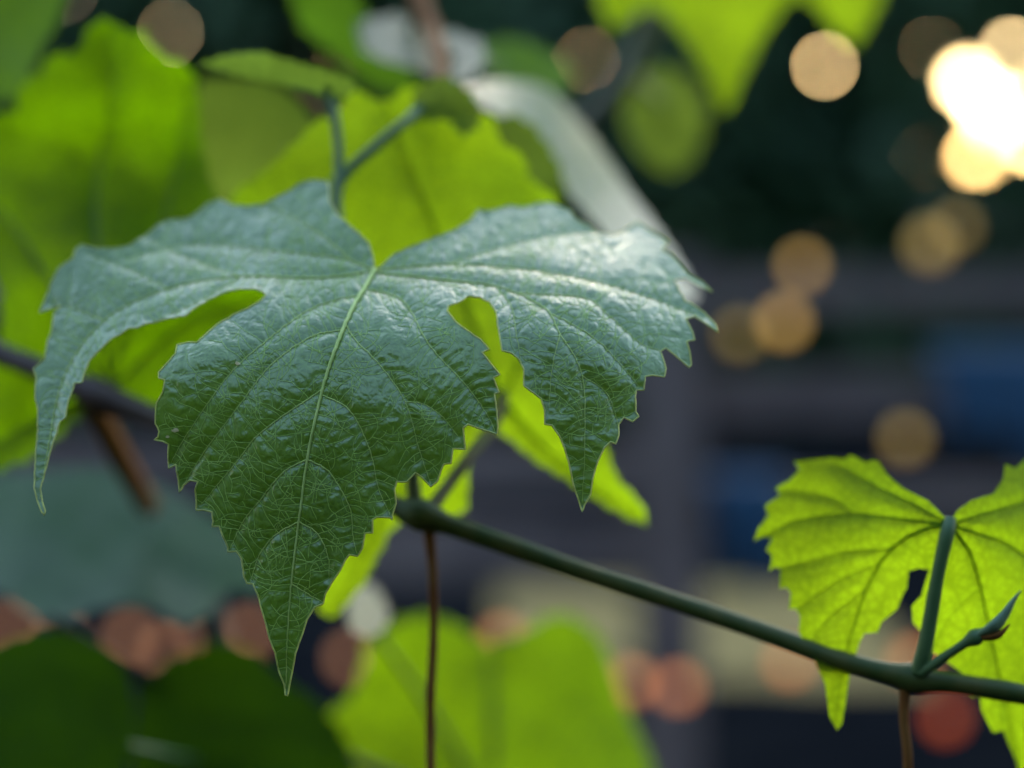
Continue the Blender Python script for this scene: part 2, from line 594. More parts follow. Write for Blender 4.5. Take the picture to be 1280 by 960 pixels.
lights('string_lights', 'string of amber bulbs strung across the upper fence boards',
       [(925, 418, 2.85, 'amber_dim', .015), (980, 402, 2.85, 'amber', .017), (1003, 332, 2.85, 'amber', .014),
        (1132, 548, 2.85, 'amber_dim', .017), (1163, 305, 2.85, 'amber_dim', .020), (1196, 283, 2.85, 'amber_dim', .014)], .02,
       (tuple(P(850, 470, 2.92)), tuple(P(1420, 350, 2.97))))
lights('string_lights', 'string of coral and red bulbs hanging low between the vine and the path',
       [(14, 784, 2.75, 'coral_dim', .016), (76, 790, 2.75, 'coral_dim', .012), (162, 796, 2.75, 'coral_dim', .017), (206, 812, 2.75, 'coral_dim', .014), (243, 782, 2.75, 'coral_dim', .013),
        (312, 790, 2.75, 'coral_dim', .017), (437, 822, 2.75, 'coral_dim', .016), (628, 798, 2.75, 'coral', .014), (790, 852, 2.75, 'coral', .015), (848, 858, 2.75, 'coral', .016),
        (987, 828, 2.75, 'coral', .015), (1142, 826, 2.75, 'coral', .016), (1182, 898, 2.75, 'red', .017)], .02,
       (tuple(P(-700, 850, 2.92)), tuple(P(1560, 920, 2.95))))


# ------------------------------------------------------------------ leaves
def inside(poly, q):
    x, y = q[:, 0], q[:, 1]
    r = np.zeros(len(q), bool)
    n = len(poly)
    j = n - 1
    for i in range(n):
        xi, yi = poly[i]; xj, yj = poly[j]
        c = ((yi > y) != (yj > y)) & (x < (xj - xi) * (y - yi) / ((yj - yi) + 1e-12) + xi)
        r ^= c
        j = i
    return r


def seg_dist(q, lines):
    d = np.full(len(q), 1e9)
    for L in lines:
        L = np.asarray(L, float)
        for a, b in zip(L[:-1], L[1:]):
            ab = b - a
            t = np.clip(((q - a) @ ab) / (ab @ ab + 1e-9), 0, 1)
            d = np.minimum(d, np.linalg.norm(q - a - t[:, None] * ab, axis=1))
    return d


def tps(ctrl):
    c = np.array(ctrl, float)
    X, f = c[:, :2] / 400, c[:, 2]
    n = len(X)

    def U(r):
        return np.where(r > 1e-9, r * r * np.log(r + 1e-12), 0)
    K = U(np.linalg.norm(X[:, None] - X[None], axis=2)) + np.eye(n) * 2e-3
    Q = np.hstack([np.ones((n, 1)), X])
    A = np.block([[K, Q], [Q.T, np.zeros((3, 3))]])
    w = np.linalg.solve(A, np.concatenate([f, np.zeros(3)]))

    def ev(q):
        q = np.asarray(q, float) / 400
        return U(np.linalg.norm(q[:, None] - X[None], axis=2)) @ w[:n] + np.hstack([np.ones((len(q), 1)), q]) @ w[n:]
    return ev


def toothed(poly, amp, step, seed, smooth=True):
    """cut an uneven saw edge into a soft outline"""
    a = np.array(poly, float)
    if smooth:
        a = crom(list(map(tuple, a)) + [tuple(a[0])], 6)[:-1]
    seg = np.linalg.norm(np.roll(a, -1, 0) - a, axis=1)
    L = seg.sum()
    n = max(12, int(L / step))
    cum = np.concatenate([[0], np.cumsum(seg)])
    ext = np.vstack([a, a[:1]])
    area = 0.5 * np.sum(a[:, 0] * np.roll(a[:, 1], -1) - np.roll(a[:, 0], -1) * a[:, 1])
    sg = 1 if area > 0 else -1
    rng = random.Random(seed)
    out = []
    for i in range(n):
        for ph, off in ((0, 0), (.62 + .1 * rng.random(), 1)):
            s = (i + ph) / n * L
            k = min(np.searchsorted(cum, s, 'right') - 1, len(a) - 1)
            t = (s - cum[k]) / (seg[k] + 1e-9)
            pt = ext[k] * (1 - t) + ext[k + 1] * t
            dv = (ext[k + 1] - ext[k]) / (seg[k] + 1e-9)
            nv = np.array([dv[1], -dv[0]]) * sg
            out.append(tuple(pt + nv * (off * amp * rng.uniform(.5, 1.3) - amp * .3)))
    return out


def dense_kd(lines, step=1.0):
    from mathutils.kdtree import KDTree
    pts, own = [], []
    for li, L in enumerate(lines):
        L = np.asarray(L, float)
        for a, b in zip(L[:-1], L[1:]):
            n = max(1, int(np.linalg.norm(b - a) / step))
            for k in range(n):
                pts.append(a + (b - a) * k / n); own.append(li)
        pts.append(L[-1]); own.append(li)
    kd = KDTree(len(pts))
    for i, p_ in enumerate(pts):
        kd.insert((p_[0], p_[1], 0), i)
    kd.balance()
    return kd, own


def ladder(lines, poly, seed):
    """cross veinlets running from vein to vein like rungs, each one bent and uneven"""
    rng = random.Random(seed)
    out = []
    x0, y0 = np.floor(poly.min(0)).astype(int) - 2
    x1, y1 = np.ceil(poly.max(0)).astype(int) + 2
    gx, gy = np.meshgrid(np.arange(x0, x1), np.arange(y0, y1))
    mask = inside(poly, np.stack([gx.ravel(), gy.ravel()], 1).astype(float)).reshape(gx.shape)

    def isin(q):
        i, j = int(round(q[1])) - y0, int(round(q[0])) - x0
        return 0 <= i < mask.shape[0] and 0 <= j < mask.shape[1] and mask[i, j]
    kd, own = dense_kd(lines)
    for li, L in enumerate(lines):
        L = np.asarray(L, float)
        sg = np.linalg.norm(np.diff(L, axis=0), axis=1)
        cum = np.concatenate([[0], np.cumsum(sg)])
        s = rng.uniform(6, 12)
        while s < cum[-1] - 4:
            k = min(np.searchsorted(cum, s, 'right') - 1, len(sg) - 1)
            t = (s - cum[k]) / (sg[k] + 1e-9)
            p0 = L[k] * (1 - t) + L[k + 1] * t
            d = (L[k + 1] - L[k]) / (sg[k] + 1e-9)
            for side in (-1, 1):
                a = side * math.radians(rng.uniform(58, 88))
                v = np.array([d[0] * math.cos(a) - d[1] * math.sin(a), d[0] * math.sin(a) + d[1] * math.cos(a)])
                pt = p0 + rng.uniform(-3, 3) * d
                path = [pt.copy()]
                turn = rng.uniform(-.16, .16)
                for j in range(rng.randint(5, 13)):
                    a2 = turn + rng.uniform(-.28, .28)
                    v = np.array([v[0] * math.cos(a2) - v[1] * math.sin(a2), v[0] * math.sin(a2) + v[1] * math.cos(a2)])
                    pt = pt + v * 4.6
                    if not isin(pt):
                        break
                    path.append(pt.copy())
                    if j > 1 and any(own[i_] != li for _, i_, _d in kd.find_range((pt[0], pt[1], 0), 3.5)):
                        break
                if len(path) > 2:
                    out.append(np.array(path))
                    # a fork
                    if len(path) > 5 and rng.random() < .7:
                        m_ = rng.randint(2, len(path) - 3)
                        w = path[m_ + 1] - path[m_]
                        a3 = rng.choice((-1, 1)) * rng.uniform(.9, 1.5)
                        w = np.array([w[0] * math.cos(a3) - w[1] * math.sin(a3), w[0] * math.sin(a3) + w[1] * math.cos(a3)])
                        f = [path[m_]]
                        for j in range(rng.randint(2, 4)):
                            q = f[-1] + w * rng.uniform(.7, 1.0) + np.array([rng.uniform(-1, 1), rng.uniform(-1, 1)])
                            if not isin(q):
                                break
                            f.append(q)
                        if len(f) > 1:
                            out.append(np.array(f))
            s += rng.uniform(9, 15)
    return out


def make_leaf(outline, depth, veins, mat, parent, step=8, groove=.0003, dome=.0006, wav=.0015, wavs=120, rim=None, vein_mat=None, vr=(3.0, 1.0), seed=0, vlift=.3, label=None, vw=5, ladder_on=False):
    """outline and veins in picture coordinates; depth(q) gives the distance of every point of the blade"""
    poly = np.array(outline, float)
    # resample edge
    e = []
    for a, b in zip(poly, np.roll(poly, -1, 0)):
        n = max(1, int(round(np.linalg.norm(b - a) / step)))
        for k in range(n):
            e.append(a + (b - a) * k / n)
    e = np.array(e)
    rng = np.random.default_rng(seed)
    x0, y0 = poly.min(0); x1, y1 = poly.max(0)
    gx, gy = np.meshgrid(np.arange(x0, x1, step), np.arange(y0, y1, step * .866))
    gx = gx + (np.arange(gx.shape[0]) % 2)[:, None] * step * .5
    q = np.stack([gx.ravel(), gy.ravel()], 1) + rng.uniform(-.15, .15, (gx.size, 2)) * step
    q = q[inside(poly, q)]
    ed = np.full(len(q), 1e9)
    for s in range(0, len(e), 64):
        ed = np.minimum(ed, np.min(np.linalg.norm(q[:, None] - e[None, s:s + 64], axis=2), axis=1))
    q = q[ed > step * .55]
    allp = np.vstack([e, q])
    ne = len(e)
    res = delaunay_2d_cdt([Vector(v) for v in allp], [], [list(range(ne))], 1, 1e-4)
    vv = np.array([tuple(v) for v in res[0]])
    ff = [tuple(f) for f in res[2]]

    def zz(p_):
        w = np.array([noise.noise((a / wavs, b / wavs, seed * 3.7)) + .4 * noise.noise((a / wavs * 2.3, b / wavs * 2.3, seed * 3.7 + 9)) for a, b in p_])
        return depth(p_) + w * wav
    z = zz(vv)
    W = Pn(vv, z)
    if ff and np.dot(np.cross(W[ff[0][1]] - W[ff[0][0]], W[ff[0][2]] - W[ff[0][0]]), np.array(cam.location) - W[ff[0][0]]) < 0:
        ff = [f[::-1] for f in ff]
    me = mesh_np('leaf', W, ff)
    # push along the blade normal: furrows at the veins, swellings between them
    nr = np.zeros(len(W) * 3); me.vertices.foreach_get('normal', nr); nr = nr.reshape(-1, 3)
    tocam = np.array(cam.location) - W
    nr *= np.sign((nr * tocam).sum(1))[:, None] + 1e-9
    lines = [crom(v, 5)[:, :2] for v in veins]
    vd = seg_dist(vv, lines) if lines else np.full(len(vv), 50.)
    hgt = dome * (1 - np.exp(-vd / 14)) - groove * np.exp(-(vd / vw) ** 2)
    rungs = ladder(lines, poly, seed) if ladder_on else []
    if rungs:
        rk, _o = dense_kd(rungs)
        rd = np.array([rk.find((a, b, 0))[2] for a, b in vv])
        hgt = hgt + .00032 * (1 - np.exp(-(rd / 4.5) ** 2))
    W2 = W + nr * hgt[:, None]
    me.vertices.foreach_set('co', W2.ravel())
    me.update()
    o = link('leaf', me, mat, parent)
    if label:
        o['label'] = label
    loc = parent.location
    o.location = (0, 0, 0)
    for v_ in me.vertices:
        v_.co -= loc

    from mathutils.kdtree import KDTree
    kd = KDTree(len(vv))
    for i, v in enumerate(vv):
        kd.insert((v[0], v[1], 0), i)
    kd.balance()

    def on(p_, lift):
        r = np.zeros(3); nn_ = np.zeros(3); ws = 0
        for co, i, d in kd.find_n((p_[0], p_[1], 0), 4):
            w = 1 / (d + .05)
            r += W2[i] * w; nn_ += nr[i] * w; ws += w
        nn_ /= np.linalg.norm(nn_) + 1e-9
        return r / ws + nn_ * lift
    if vein_mat is not None:
        for v in veins:
            c = crom(v, 14)
            r0 = v[0][2] if len(v[0]) > 2 else vr[0]
            r1 = v[-1][2] if len(v[0]) > 2 else vr[1]
            n = len(c)
            rad = [(r0 + (r1 - r0) * i / (n - 1)) * .5 * FOCUS / FPX for i in range(n)]
            t = tube('vein', [Vector(on(k, rad[i] * vlift)) - loc for i, k in enumerate(c)], rad, vein_mat, o, 6)
    if rungs and vein_mat is not None:
        vs_, fs_ = [], []
        for L in rungs:
            b0 = len(vs_)
            pts_ = [Vector(on(k, .00004)) - loc for k in L]
            for i, pt in enumerate(pts_):
                d_ = (pts_[min(i + 1, len(pts_) - 1)] - pts_[max(i - 1, 0)])
                d_ = d_.normalized() if d_.length > 1e-9 else Vector((1, 0, 0))
                view = (Vector(cam.location) - loc - pt).normalized()
                sd_ = d_.cross(view).normalized() if d_.cross(view).length > 1e-6 else d_.orthogonal()
                up_ = sd_.cross(d_).normalized()
                r_ = .55 * (1 - .45 * i / len(pts_)) * FOCUS / FPX
                vs_ += [pt - sd_ * r_, pt + up_ * r_ * .8, pt + sd_ * r_, pt - up_ * r_ * .8]
            for i in range(len(pts_) - 1):
                for k in range(4):
                    q_ = (k + 1) % 4
                    fs_.append((b0 + i * 4 + k, b0 + i * 4 + q_, b0 + i * 4 + 4 + q_, b0 + i * 4 + 4 + k))
        vo = link('veinlets', mesh_np('veinlets', vs_, fs_), M['veinlet'], o)
        vo['kind'] = 'stuff'
    if rim is not None:
        t = tube('margin', [Vector(W2[i]) - loc for i in range(ne)], rim[0] * FOCUS / FPX, rim[1], o, 5, closed=True)
    o['_on'] = 0
    del o['_on']
    return o, on


def plane(x, y, z, gx=0., gy=0.):
    """a tilted blade: depth z at (x, y), changing by gx, gy metres per 100 px"""
    return lambda q: z + (np.asarray(q)[:, 0] - x) / 100 * gx + (np.asarray(q)[:, 1] - y) / 100 * gy


def curl(x, y, z, gx=0., gy=0., cx=0., cy=0.):
    """as plane(), and bent: cx, cy metres at 100 px off the centre"""
    return lambda q: z + (q[:, 0] - x) / 100 * gx + (q[:, 1] - y) / 100 * gy + ((q[:, 0] - x) / 100) ** 2 * cx + ((q[:, 1] - y) / 100) ** 2 * cy


# ---- the vine in front
vine = empty('grape_vine', P(530, 650, .43))
tag(vine, 'grapevine shoot with a large glossy dark green leaf on a green cane', 'grapevine')

HERO = [(468, 338), (467, 330), (465.8, 323.7), (459.7, 305.5), (439.4, 287), (423, 273), (412.5, 255), (412, 232), (398, 229), (384.5, 229.5), (370, 236.5), (358, 244.5), (333.7, 253.7), (313.4, 260.5), (293, 260), (275, 251.5), (260.6, 257.7), (250.5, 267), (238, 276), (214, 277), (202, 281), (185, 294), (167.5, 306), (158, 310), (139, 313), (114, 311), (103, 308), (95.6, 314), (92.5, 325), (75, 338), (67.5, 353), (58, 374), (51, 394), (64, 388), (77, 382), (69, 392.5), (67.5, 413), (62, 428), (58, 451.5), (44, 464), (47, 473), (46, 501), (49, 512.5), (49, 536), (46.4, 567), (45, 590), (44, 610.6), (47, 626), (53, 640), (57, 645), (58, 640), (53.6, 628), (50.6, 612), (54, 596.6), (61, 574.7), (69, 551), (77, 529), (84, 524), (88, 501.5), (95.6, 481), (105, 480.5), (106.5, 470), (114, 453), (127, 439), (142.5, 426.5), (161, 415), (169, 413), (174, 412.5), (186, 405.5), (210, 401), (232, 397.5), (245, 388), (260, 377), (276, 369), (296, 364.7), (318, 364.7), (329, 368), (333, 373), (327.5, 380), (312, 389.7), (290, 399), (273, 410), (260, 421), (248, 432.6), (238, 432), (224, 435), (222, 446), (212, 457), (201.7, 468), (201.7, 475), (209, 477), (207, 489.7), (199, 504), (198, 511), (197, 529.7), (201, 539), (200, 546), (195.5, 549), (205.6, 551), (212, 554.7), (211, 578), (212, 585), (220.5, 580.5), (223, 594), (225, 615), (230, 606), (238, 600), (248.6, 601.6), (245.5, 612.5), (246, 637.5), (255.6, 637), (266.6, 639.5), (268, 651), (266.6, 658), (275, 657.5), (280, 671.6), (285, 684), (285, 689.5), (296, 688.8), (303, 698), (306, 720), (309.5, 729), (316.6, 729.4), (323, 742), (331, 768), (337.5, 798), (344.5, 815), (348.4, 837), (355.5, 856), (357, 868), (360, 869), (362.5, 854), (367, 832), (370, 815), (378, 793), (384, 774), (394, 758.5), (404, 754.4), (407, 742), (415, 728), (426, 712), (432, 699.7), (437, 693), (447, 695), (453, 685), (456.5, 666), (466, 665.5), (466, 649), (472, 646), (488, 647), (490, 650), (490.5, 643), (495, 629), (493, 611.6), (495.6, 602), (508, 602), (519, 590.5), (527, 596), (538.6, 608.4), (547, 602), (552, 587), (555.5, 579.5), (564, 578.5), (566, 560.5), (581.6, 561), (579, 535), (584.7, 530.6), (599, 536), (617.5, 541.6), (621, 543), (622, 534), (620.6, 515), (617.5, 493), (623.5, 491.5), (615.5, 473.4), (624, 469.8), (613.7, 457.5), (602.3, 443), (611, 439), (599.4, 426.6), (577.5, 412.5), (568, 404), (559.5, 393), (561, 387), (576, 380.5), (584, 374), (599.4, 375), (612, 381), (620.5, 394), (622, 409), (625, 425), (627.5, 440.6), (640, 443), (649, 450), (655, 462.5), (655, 484), (665, 491), (676, 498.5), (680.6, 513), (681, 530.6), (690, 532), (699, 544.7), (705.6, 560), (712, 584), (716.6, 607), (724, 629), (727.5, 640), (730.6, 631), (737.7, 618), (740, 599), (746, 577.5), (754, 560), (762, 552.5), (768, 555.6), (772, 544.7), (773, 530.6), (779, 522), (789.5, 528), (797, 521.5), (793.5, 515.6), (792.7, 497), (795, 487.5), (804, 488), (805, 472), (814, 471), (828, 473), (830, 462.5), (824.7, 440), (831, 437), (845, 450), (859, 462), (862, 458), (860, 442), (856.7, 430), (867, 428), (864, 417), (856, 401), (868, 396.6), (884, 409), (896, 418.5), (893.4, 409), (881, 393.4), (862, 381), (856, 378), (848, 367), (842, 353.5), (857.5, 352), (873, 362), (889.5, 369), (876, 356), (859, 346.6), (850, 335.6), (839, 323), (827, 316), (835, 307), (828, 301), (814, 293.5), (797, 281), (787, 286), (767, 296), (750, 294), (740.6, 286), (715.6, 274), (714, 267), (687.5, 257), (670, 258), (653, 263.6), (637.5, 261), (620, 266), (609, 268), (598, 266), (587, 280), (568, 291), (540, 302), (515, 311), (491.5, 320.6), (479, 331)]

# distance behind the plane of focus in centimetres over the blade
HZ = tps([(358, 866, .1), (366, 760, -.1), (380, 600, -.15), (400, 490, .1), (418, 440, .5), (440, 385, 1.3), (468, 338, 2.5),
          (333, 372, 1.7), (250, 440, .5), (205, 480, .35), (215, 580, .3), (300, 690, .1), (620, 540, .0), (540, 600, -.05), (560, 470, .15), (605, 430, .5), (300, 480, .2),
          (400, 348, 2.3), (300, 325, 3.3), (200, 350, 3.0), (400, 232, 4.4), (430, 290, 3.2), (275, 253, 5.0), (200, 282, 4.6), (105, 310, 3.8), (58, 380, 3.1), (90, 400, 2.6), (46, 470, 1.9), (100, 480, 1.5), (56, 640, .4),
          (190, 403, 2.0), (140, 428, 1.8),
          (575, 382, 1.25), (600, 375, 1.5), (560, 348, 2.1), (650, 340, 2.5), (740, 365, 1.9), (690, 420, .6), (728, 636, .0), (730, 520, .1), (655, 470, .3), (795, 500, .5), (828, 465, .8), (860, 460, 1.2), (896, 418, 1.7), (889, 369, 2.8), (835, 305, 4.2), (797, 281, 4.9), (690, 257, 5.2), (600, 267, 4.4), (540, 302, 3.4), (480, 330, 2.7), (700, 310, 3.6)])
hero_depth = lambda q: FOCUS + (HZ(q) + .22 * np.clip(HZ(q) - .6, 0, 9)) * .01
HVW = .72
HV = [  # x, y, width in px
    [(468, 338, 6.5), (456, 360, 6), (440, 387, 5), (418, 440, 4.2), (401, 495, 3.8), (384, 574, 3.2), (373.5, 652, 2.8), (364, 730, 2.2), (359, 800, 1.8), (357.5, 860, 1.2)],
    [(468, 338, 4), (400, 347, 3.5), (300, 345, 3), (210, 360, 2.6), (130, 400, 2.2), (80, 470, 2), (60, 560, 1.6), (50, 625, 1)],
    [(468, 340, 4), (540, 348, 3.4), (622, 358, 3), (680, 384, 2.6), (700, 417, 2.6), (728, 470, 2.6), (731, 556, 2.2), (727.5, 632, 1)],
    [(468, 337, 3.6), (440, 325, 3), (400, 292, 2.6), (360, 268, 2), (330, 258, 1)],
    [(440, 324, 2.6), (340, 312, 2.2), (240, 305, 2), (150, 325, 1.4)],
    [(470, 337, 3.6), (560, 330, 3), (650, 335, 2.6), (740, 350, 2.2), (830, 378, 1.6), (880, 398, 1)],
    [(560, 330, 2.2), (640, 305, 2), (720, 290, 1.6), (780, 290, 1)],
    [(650, 366, 2.4), (732, 372, 2.2), (762, 395, 2), (800, 428, 1.4), (824, 438, 1)],
    [(690, 392, 2.2), (740, 420, 2), (780, 460, 1.6), (800, 485, 1)],
    [(728, 470, 2), (757, 490, 1.8), (770, 520, 1.2), (772, 532, 1)],
    [(622, 358, 2.2), (640, 385, 2), (645, 415, 1.6), (652, 455, 1)],
    [(700, 417, 1.8), (690, 460, 1.6), (686, 510, 1)],
    [(456, 360, 2.8), (504, 376, 2.6), (537, 432, 2.2), (582, 481, 2), (610, 520, 1.4), (619, 540, 1)],
    [(432, 405, 2.6), (444, 424, 2.6), (477, 459, 2.4), (507, 503, 2.2), (522, 555, 2), (538, 605, 1)],
    [(507, 503, 1.8), (527, 504, 1.7), (552, 520, 1.4), (572, 545, 1)],
    [(402, 493, 2.6), (437, 513, 2.6), (462, 562, 2.2), (473, 610, 1.8), (488, 645, 1)],
    [(384, 574, 2.8), (412, 591, 2.6), (437, 635, 2.2), (441, 670, 1.8), (446, 692, 1)],
    [(373.5, 652, 2.6), (397, 668, 2.4), (410, 697, 2), (411, 722, 1)],
    [(364, 730, 2), (386, 743, 1.8), (403, 752, 1)],
    [(452, 367, 2.4), (390, 385, 2.2), (330, 428, 2), (285, 470, 1.8), (232, 545, 1.2), (214, 578, 1)],
    [(430, 412, 2.4), (390, 420, 2.2), (340, 455, 2), (300, 505, 1.8), (255, 565, 1.4), (228, 608, 1)],
    [(404, 486, 2.6), (345, 526, 2.4), (318, 548, 2), (303, 568, 1.8), (285, 590, 1.4), (250, 632, 1)],
    [(384, 574, 2.8), (360, 586, 2.6), (343, 602, 2.2), (325, 625, 1.8), (305, 650, 1.4), (287, 686, 1)],
    [(373.5, 652, 2.4), (345, 668, 2.2), (326, 690, 1.8), (318, 710, 1.4), (313, 727, 1)],
    [(300, 345, 2), (250, 375, 1.8), (190, 402, 1)],
    [(210, 360, 1.8), (160, 335, 1.6), (110, 318, 1)],
    [(130, 400, 1.8), (90, 385, 1.4), (62, 380, 1)],
    [(300, 345, 1.8), (220, 315, 1.6), (190, 298, 1)],
]
HV = [HV[0]] + [[(x, y, w * HVW) for x, y, w in v] for v in HV[1:]]
hero, hon = make_leaf(HERO, hero_depth, HV, M['hero'], vine, 2.6, .00025, .0007, .0006, 70, (1.15, M['rim']), M['vein'], seed=3, vlift=.55, ladder_on=True,
                      label='large dark green leaf with a bluish sheen and toothed edge')
L0 = vine.location
for (sx, sy, sr) in ((221, 537, 4.2), (212, 545, 2.2), (297, 455, 3.0)):
    c = hon((sx, sy), .0003)
    q = [hon((sx + sr * math.cos(a) * (1 + .2 * math.sin(3 * a)), sy + sr * .6 * math.sin(a)), .0003) for a in np.linspace(0, 2 * math.pi, 13)[:-1]]
    me = mesh_np('blemish', [np.array(c) - L0] + [np.array(v) - L0 for v in q], [(0, 1 + k, 1 + (k + 1) % 12) for k in range(12)])
    link('blemish', me, M['spot'], hero)


def lcane(name, path, mat, parent, **k):
    o = cane(name, path, mat, parent, **k)
    off = parent.location if parent.parent is None else parent.parent.location
    for v in o.data.vertices:
        v.co -= off
    return o


# cane, stems and tendrils
KN = [(528, 640, 16, .55), (1142, 846, 14, .4)]
lcane('cane', [(500, 636, .432, 13), (530, 645, .43, 14), (575, 661, .428, 12.5), (640, 684, .425, 12.5), (720, 712, .422, 12), (840, 751, .416, 12), (960, 792, .41, 12), (1060, 828, .405, 12.5), (1142, 848, .402, 14), (1200, 855, .402, 13), (1300, 872, .402, 13), (1420, 900, .41, 13), (1600, 960, .43, 13)], M['cane'], vine, knots=KN)
lcane('cane', [(-260, 330, .52, 14), (-120, 392, .51, 14), (-20, 434, .50, 14), (60, 466, .49, 15), (130, 497, .485, 18), (200, 524, .48, 15), (300, 560, .465, 14), (400, 598, .45, 14), (505, 637, .434, 13)], M['cane_brown'], vine, knots=[(125, 495, 14, .25)])
lcane('petiole', [(468, 338, .4025, 5), (478, 392, .420, 6), (500, 500, .432, 7), (514, 580, .432, 8), (519, 640, .431, 10)], M['cane'], hero)
lcane('tendril', [(536, 652, .43, 11), (537, 672, .43, 7.5), (541, 720, .428, 6), (542, 800, .427, 5.6), (538, 880, .426, 6), (540, 990, .425, 5.5), (552, 1090, .427, 4)], M['tendril'], vine)
lcane('tendril', [(1133, 846, .402, 11), (1131, 866, .402, 7), (1130, 900, .402, 5.8), (1135, 960, .402, 6), (1128, 1060, .405, 4)], M['tendril'], vine)

# leaf on the right, seen from below
BL = [(1187, 653), (1161, 627), (1130, 612), (1111, 596), (1100, 579), (1091, 577), (1085, 580), (1064, 570), (1056, 575), (1042, 573), (1020, 576), (992, 579), (999, 590), (986, 602), (969, 610), (975, 619), (955, 634), (960, 645), (947, 662), (942, 676), (955, 671), (966, 673), (957, 688), (965, 696), (961, 715), (968, 709), (976, 712), (975, 737), (983, 735), (989, 742), (986, 762), (994, 761), (1000, 770), (998, 790), (1014, 817), (1030, 854), (1036, 895), (1046, 912), (1052, 904), (1057, 876), (1063, 836), (1074, 804), (1080, 792), (1096, 790), (1101, 777), (1121, 760), (1128, 742), (1133, 734), (1136, 712), (1150, 708), (1162, 710), (1152, 743), (1139, 756), (1140, 777), (1152, 790), (1160, 812), (1177, 822), (1202, 842), (1211, 870), (1222, 868), (1224, 886), (1239, 914), (1252, 912), (1258, 926), (1271, 954), (1284, 1010), (1292, 1040), (1302, 1000), (1330, 960), (1326, 930), (1350, 900), (1345, 870), (1362, 850), (1348, 800), (1356, 780), (1400, 800), (1450, 850), (1452, 800), (1440, 760), (1456, 720), (1430, 690), (1440, 650), (1408, 640), (1390, 600), (1360, 595), (1335, 566), (1310, 574), (1296, 560), (1280, 574), (1266, 587), (1253, 582), (1250, 602), (1239, 618), (1211, 627), (1194, 640)]
BD = tps([(1187, 653, .398), (1064, 570, .420), (942, 676, .415), (1000, 770, .408), (1046, 912, .405), (1136, 712, .404), (1292, 1040, .43), (1250, 900, .415), (1220, 760, .406), (1290, 570, .42), (1450, 850, .44), (1440, 650, .44), (1100, 690, .405), (1040, 640, .414)])
BV = [[(1187, 655, 8), (1150, 663, 7), (1115, 686, 6), (1090, 720, 5), (1073, 765, 4), (1055, 830, 3), (1046, 900, 2)],
      [(1187, 655, 6), (1140, 650, 4.5), (1070, 643, 3.5), (1000, 650, 3), (950, 672, 2)],
      [(1187, 655, 5), (1140, 630, 3), (1090, 605, 2.5), (1045, 580, 2)],
      [(1189, 657, 8), (1212, 690, 7), (1226, 735, 6), (1240, 800, 5), (1262, 900, 4), (1288, 1020, 2)],
      [(1190, 656, 6), (1225, 668, 5.5), (1265, 684, 5), (1340, 740, 4), (1440, 840, 2)],
      [(1190, 655, 4), (1240, 640, 3.4), (1330, 620, 3), (1420, 640, 2)],
      [(1115, 686, 3), (1060, 690, 2.6), (1000, 705, 2), (968, 712, 1.5)],
      [(1100, 705, 3), (1050, 725, 2.6), (995, 762, 1.5)],
      [(1085, 735, 2.6), (1040, 770, 2), (1010, 805, 1.5)],
      [(1070, 643, 2.6), (1030, 620, 2), (972, 612, 1.5)],
      [(1226, 735, 2.6), (1190, 770, 2), (1165, 815, 1.5)]]
BV = [[(x, y, w * .62) for x, y, w in v] for v in BV]
bl, bon = make_leaf(BL, BD, BV, M['lime'], vine, 5, .0002, .0010, .001, 90, None, M['vein_lime'], seed=5, vlift=-.2, label='yellow-green backlit leaf held up on a straight stalk')
lcane('petiole', [(1148, 842, .4, 11), (1158, 800, .398, 9.5), (1172, 720, .397, 8.5), (1183, 670, .397, 9), (1188, 648, .3985, 7)], M['petiole'], bl)
lcane('side_shoot', [(1150, 842, .399, 7), (1175, 825, .396, 6), (1205, 805, .393, 6), (1222, 795, .392, 8), (1232, 790, .392, 6)], M['petiole'], vine, knots=[(1217, 797, 6, .4)])


def bud(path, w, mat):
    a = crom(path, 8)
    n = len(a)
    pts = [P(*v[:3]) - L0 for v in a]
    rad = [v[3] * v[2] / FPX for v in a]
    return tube('bud', pts, rad, mat, vine, 10, flat=.55)


bud([(1214, 800, .392, 3), (1228, 792, .391, 8), (1243, 783, .39, 12), (1256, 768, .39, 9), (1266, 752, .39, 5), (1276, 738, .39, 1)], 0, M['bud'])
bud([(1222, 798, .391, 3), (1236, 797, .3905, 6), (1248, 794, .39, 6), (1258, 785, .39, 3), (1262, 780, .39, 1)], 0, M['tendril'])

# leaf behind the big one
DL = [(345, 420), (325, 330), (290, 255), (330, 218), (370, 182), (398, 152), (418, 150), (430, 128), (447, 112), (462, 122), (482, 128), (505, 112), (530, 108), (548, 118), (572, 112), (590, 135), (614, 150), (625, 180), (652, 195), (660, 225), (690, 245), (720, 300), (765, 350), (800, 430), (775, 480), (755, 540), (771, 595), (797, 624), (812, 655), (781, 645), (745, 625), (709, 599), (669, 576), (633, 547), (605, 535), (592, 560), (585, 600), (583, 638), (540, 652), (495, 655), (474, 693), (455, 730), (425, 765), (405, 772), (395, 740), (370, 690), (350, 600), (340, 500)]
DD = tps([(345, 420, .485), (290, 255, .485), (447, 112, .488), (590, 135, .488), (690, 245, .488), (790, 420, .48), (812, 653, .475), (633, 547, .474), (583, 638, .476), (405, 772, .476), (350, 600, .482), (560, 420, .478), (500, 250, .484)])
DV = [[(625, 500, 9), (590, 400, 8), (540, 280, 6), (500, 180, 4), (480, 130, 2)], [(628, 500, 8), (680, 560, 6), (740, 605, 4), (805, 650, 2)], [(622, 500, 8), (540, 560, 6), (470, 660, 4), (415, 765, 2)], [(622, 495, 6), (500, 420, 5), (400, 340, 4), (310, 255, 2)], [(628, 495, 6), (680, 400, 5), (700, 320, 4), (680, 250, 2)]]
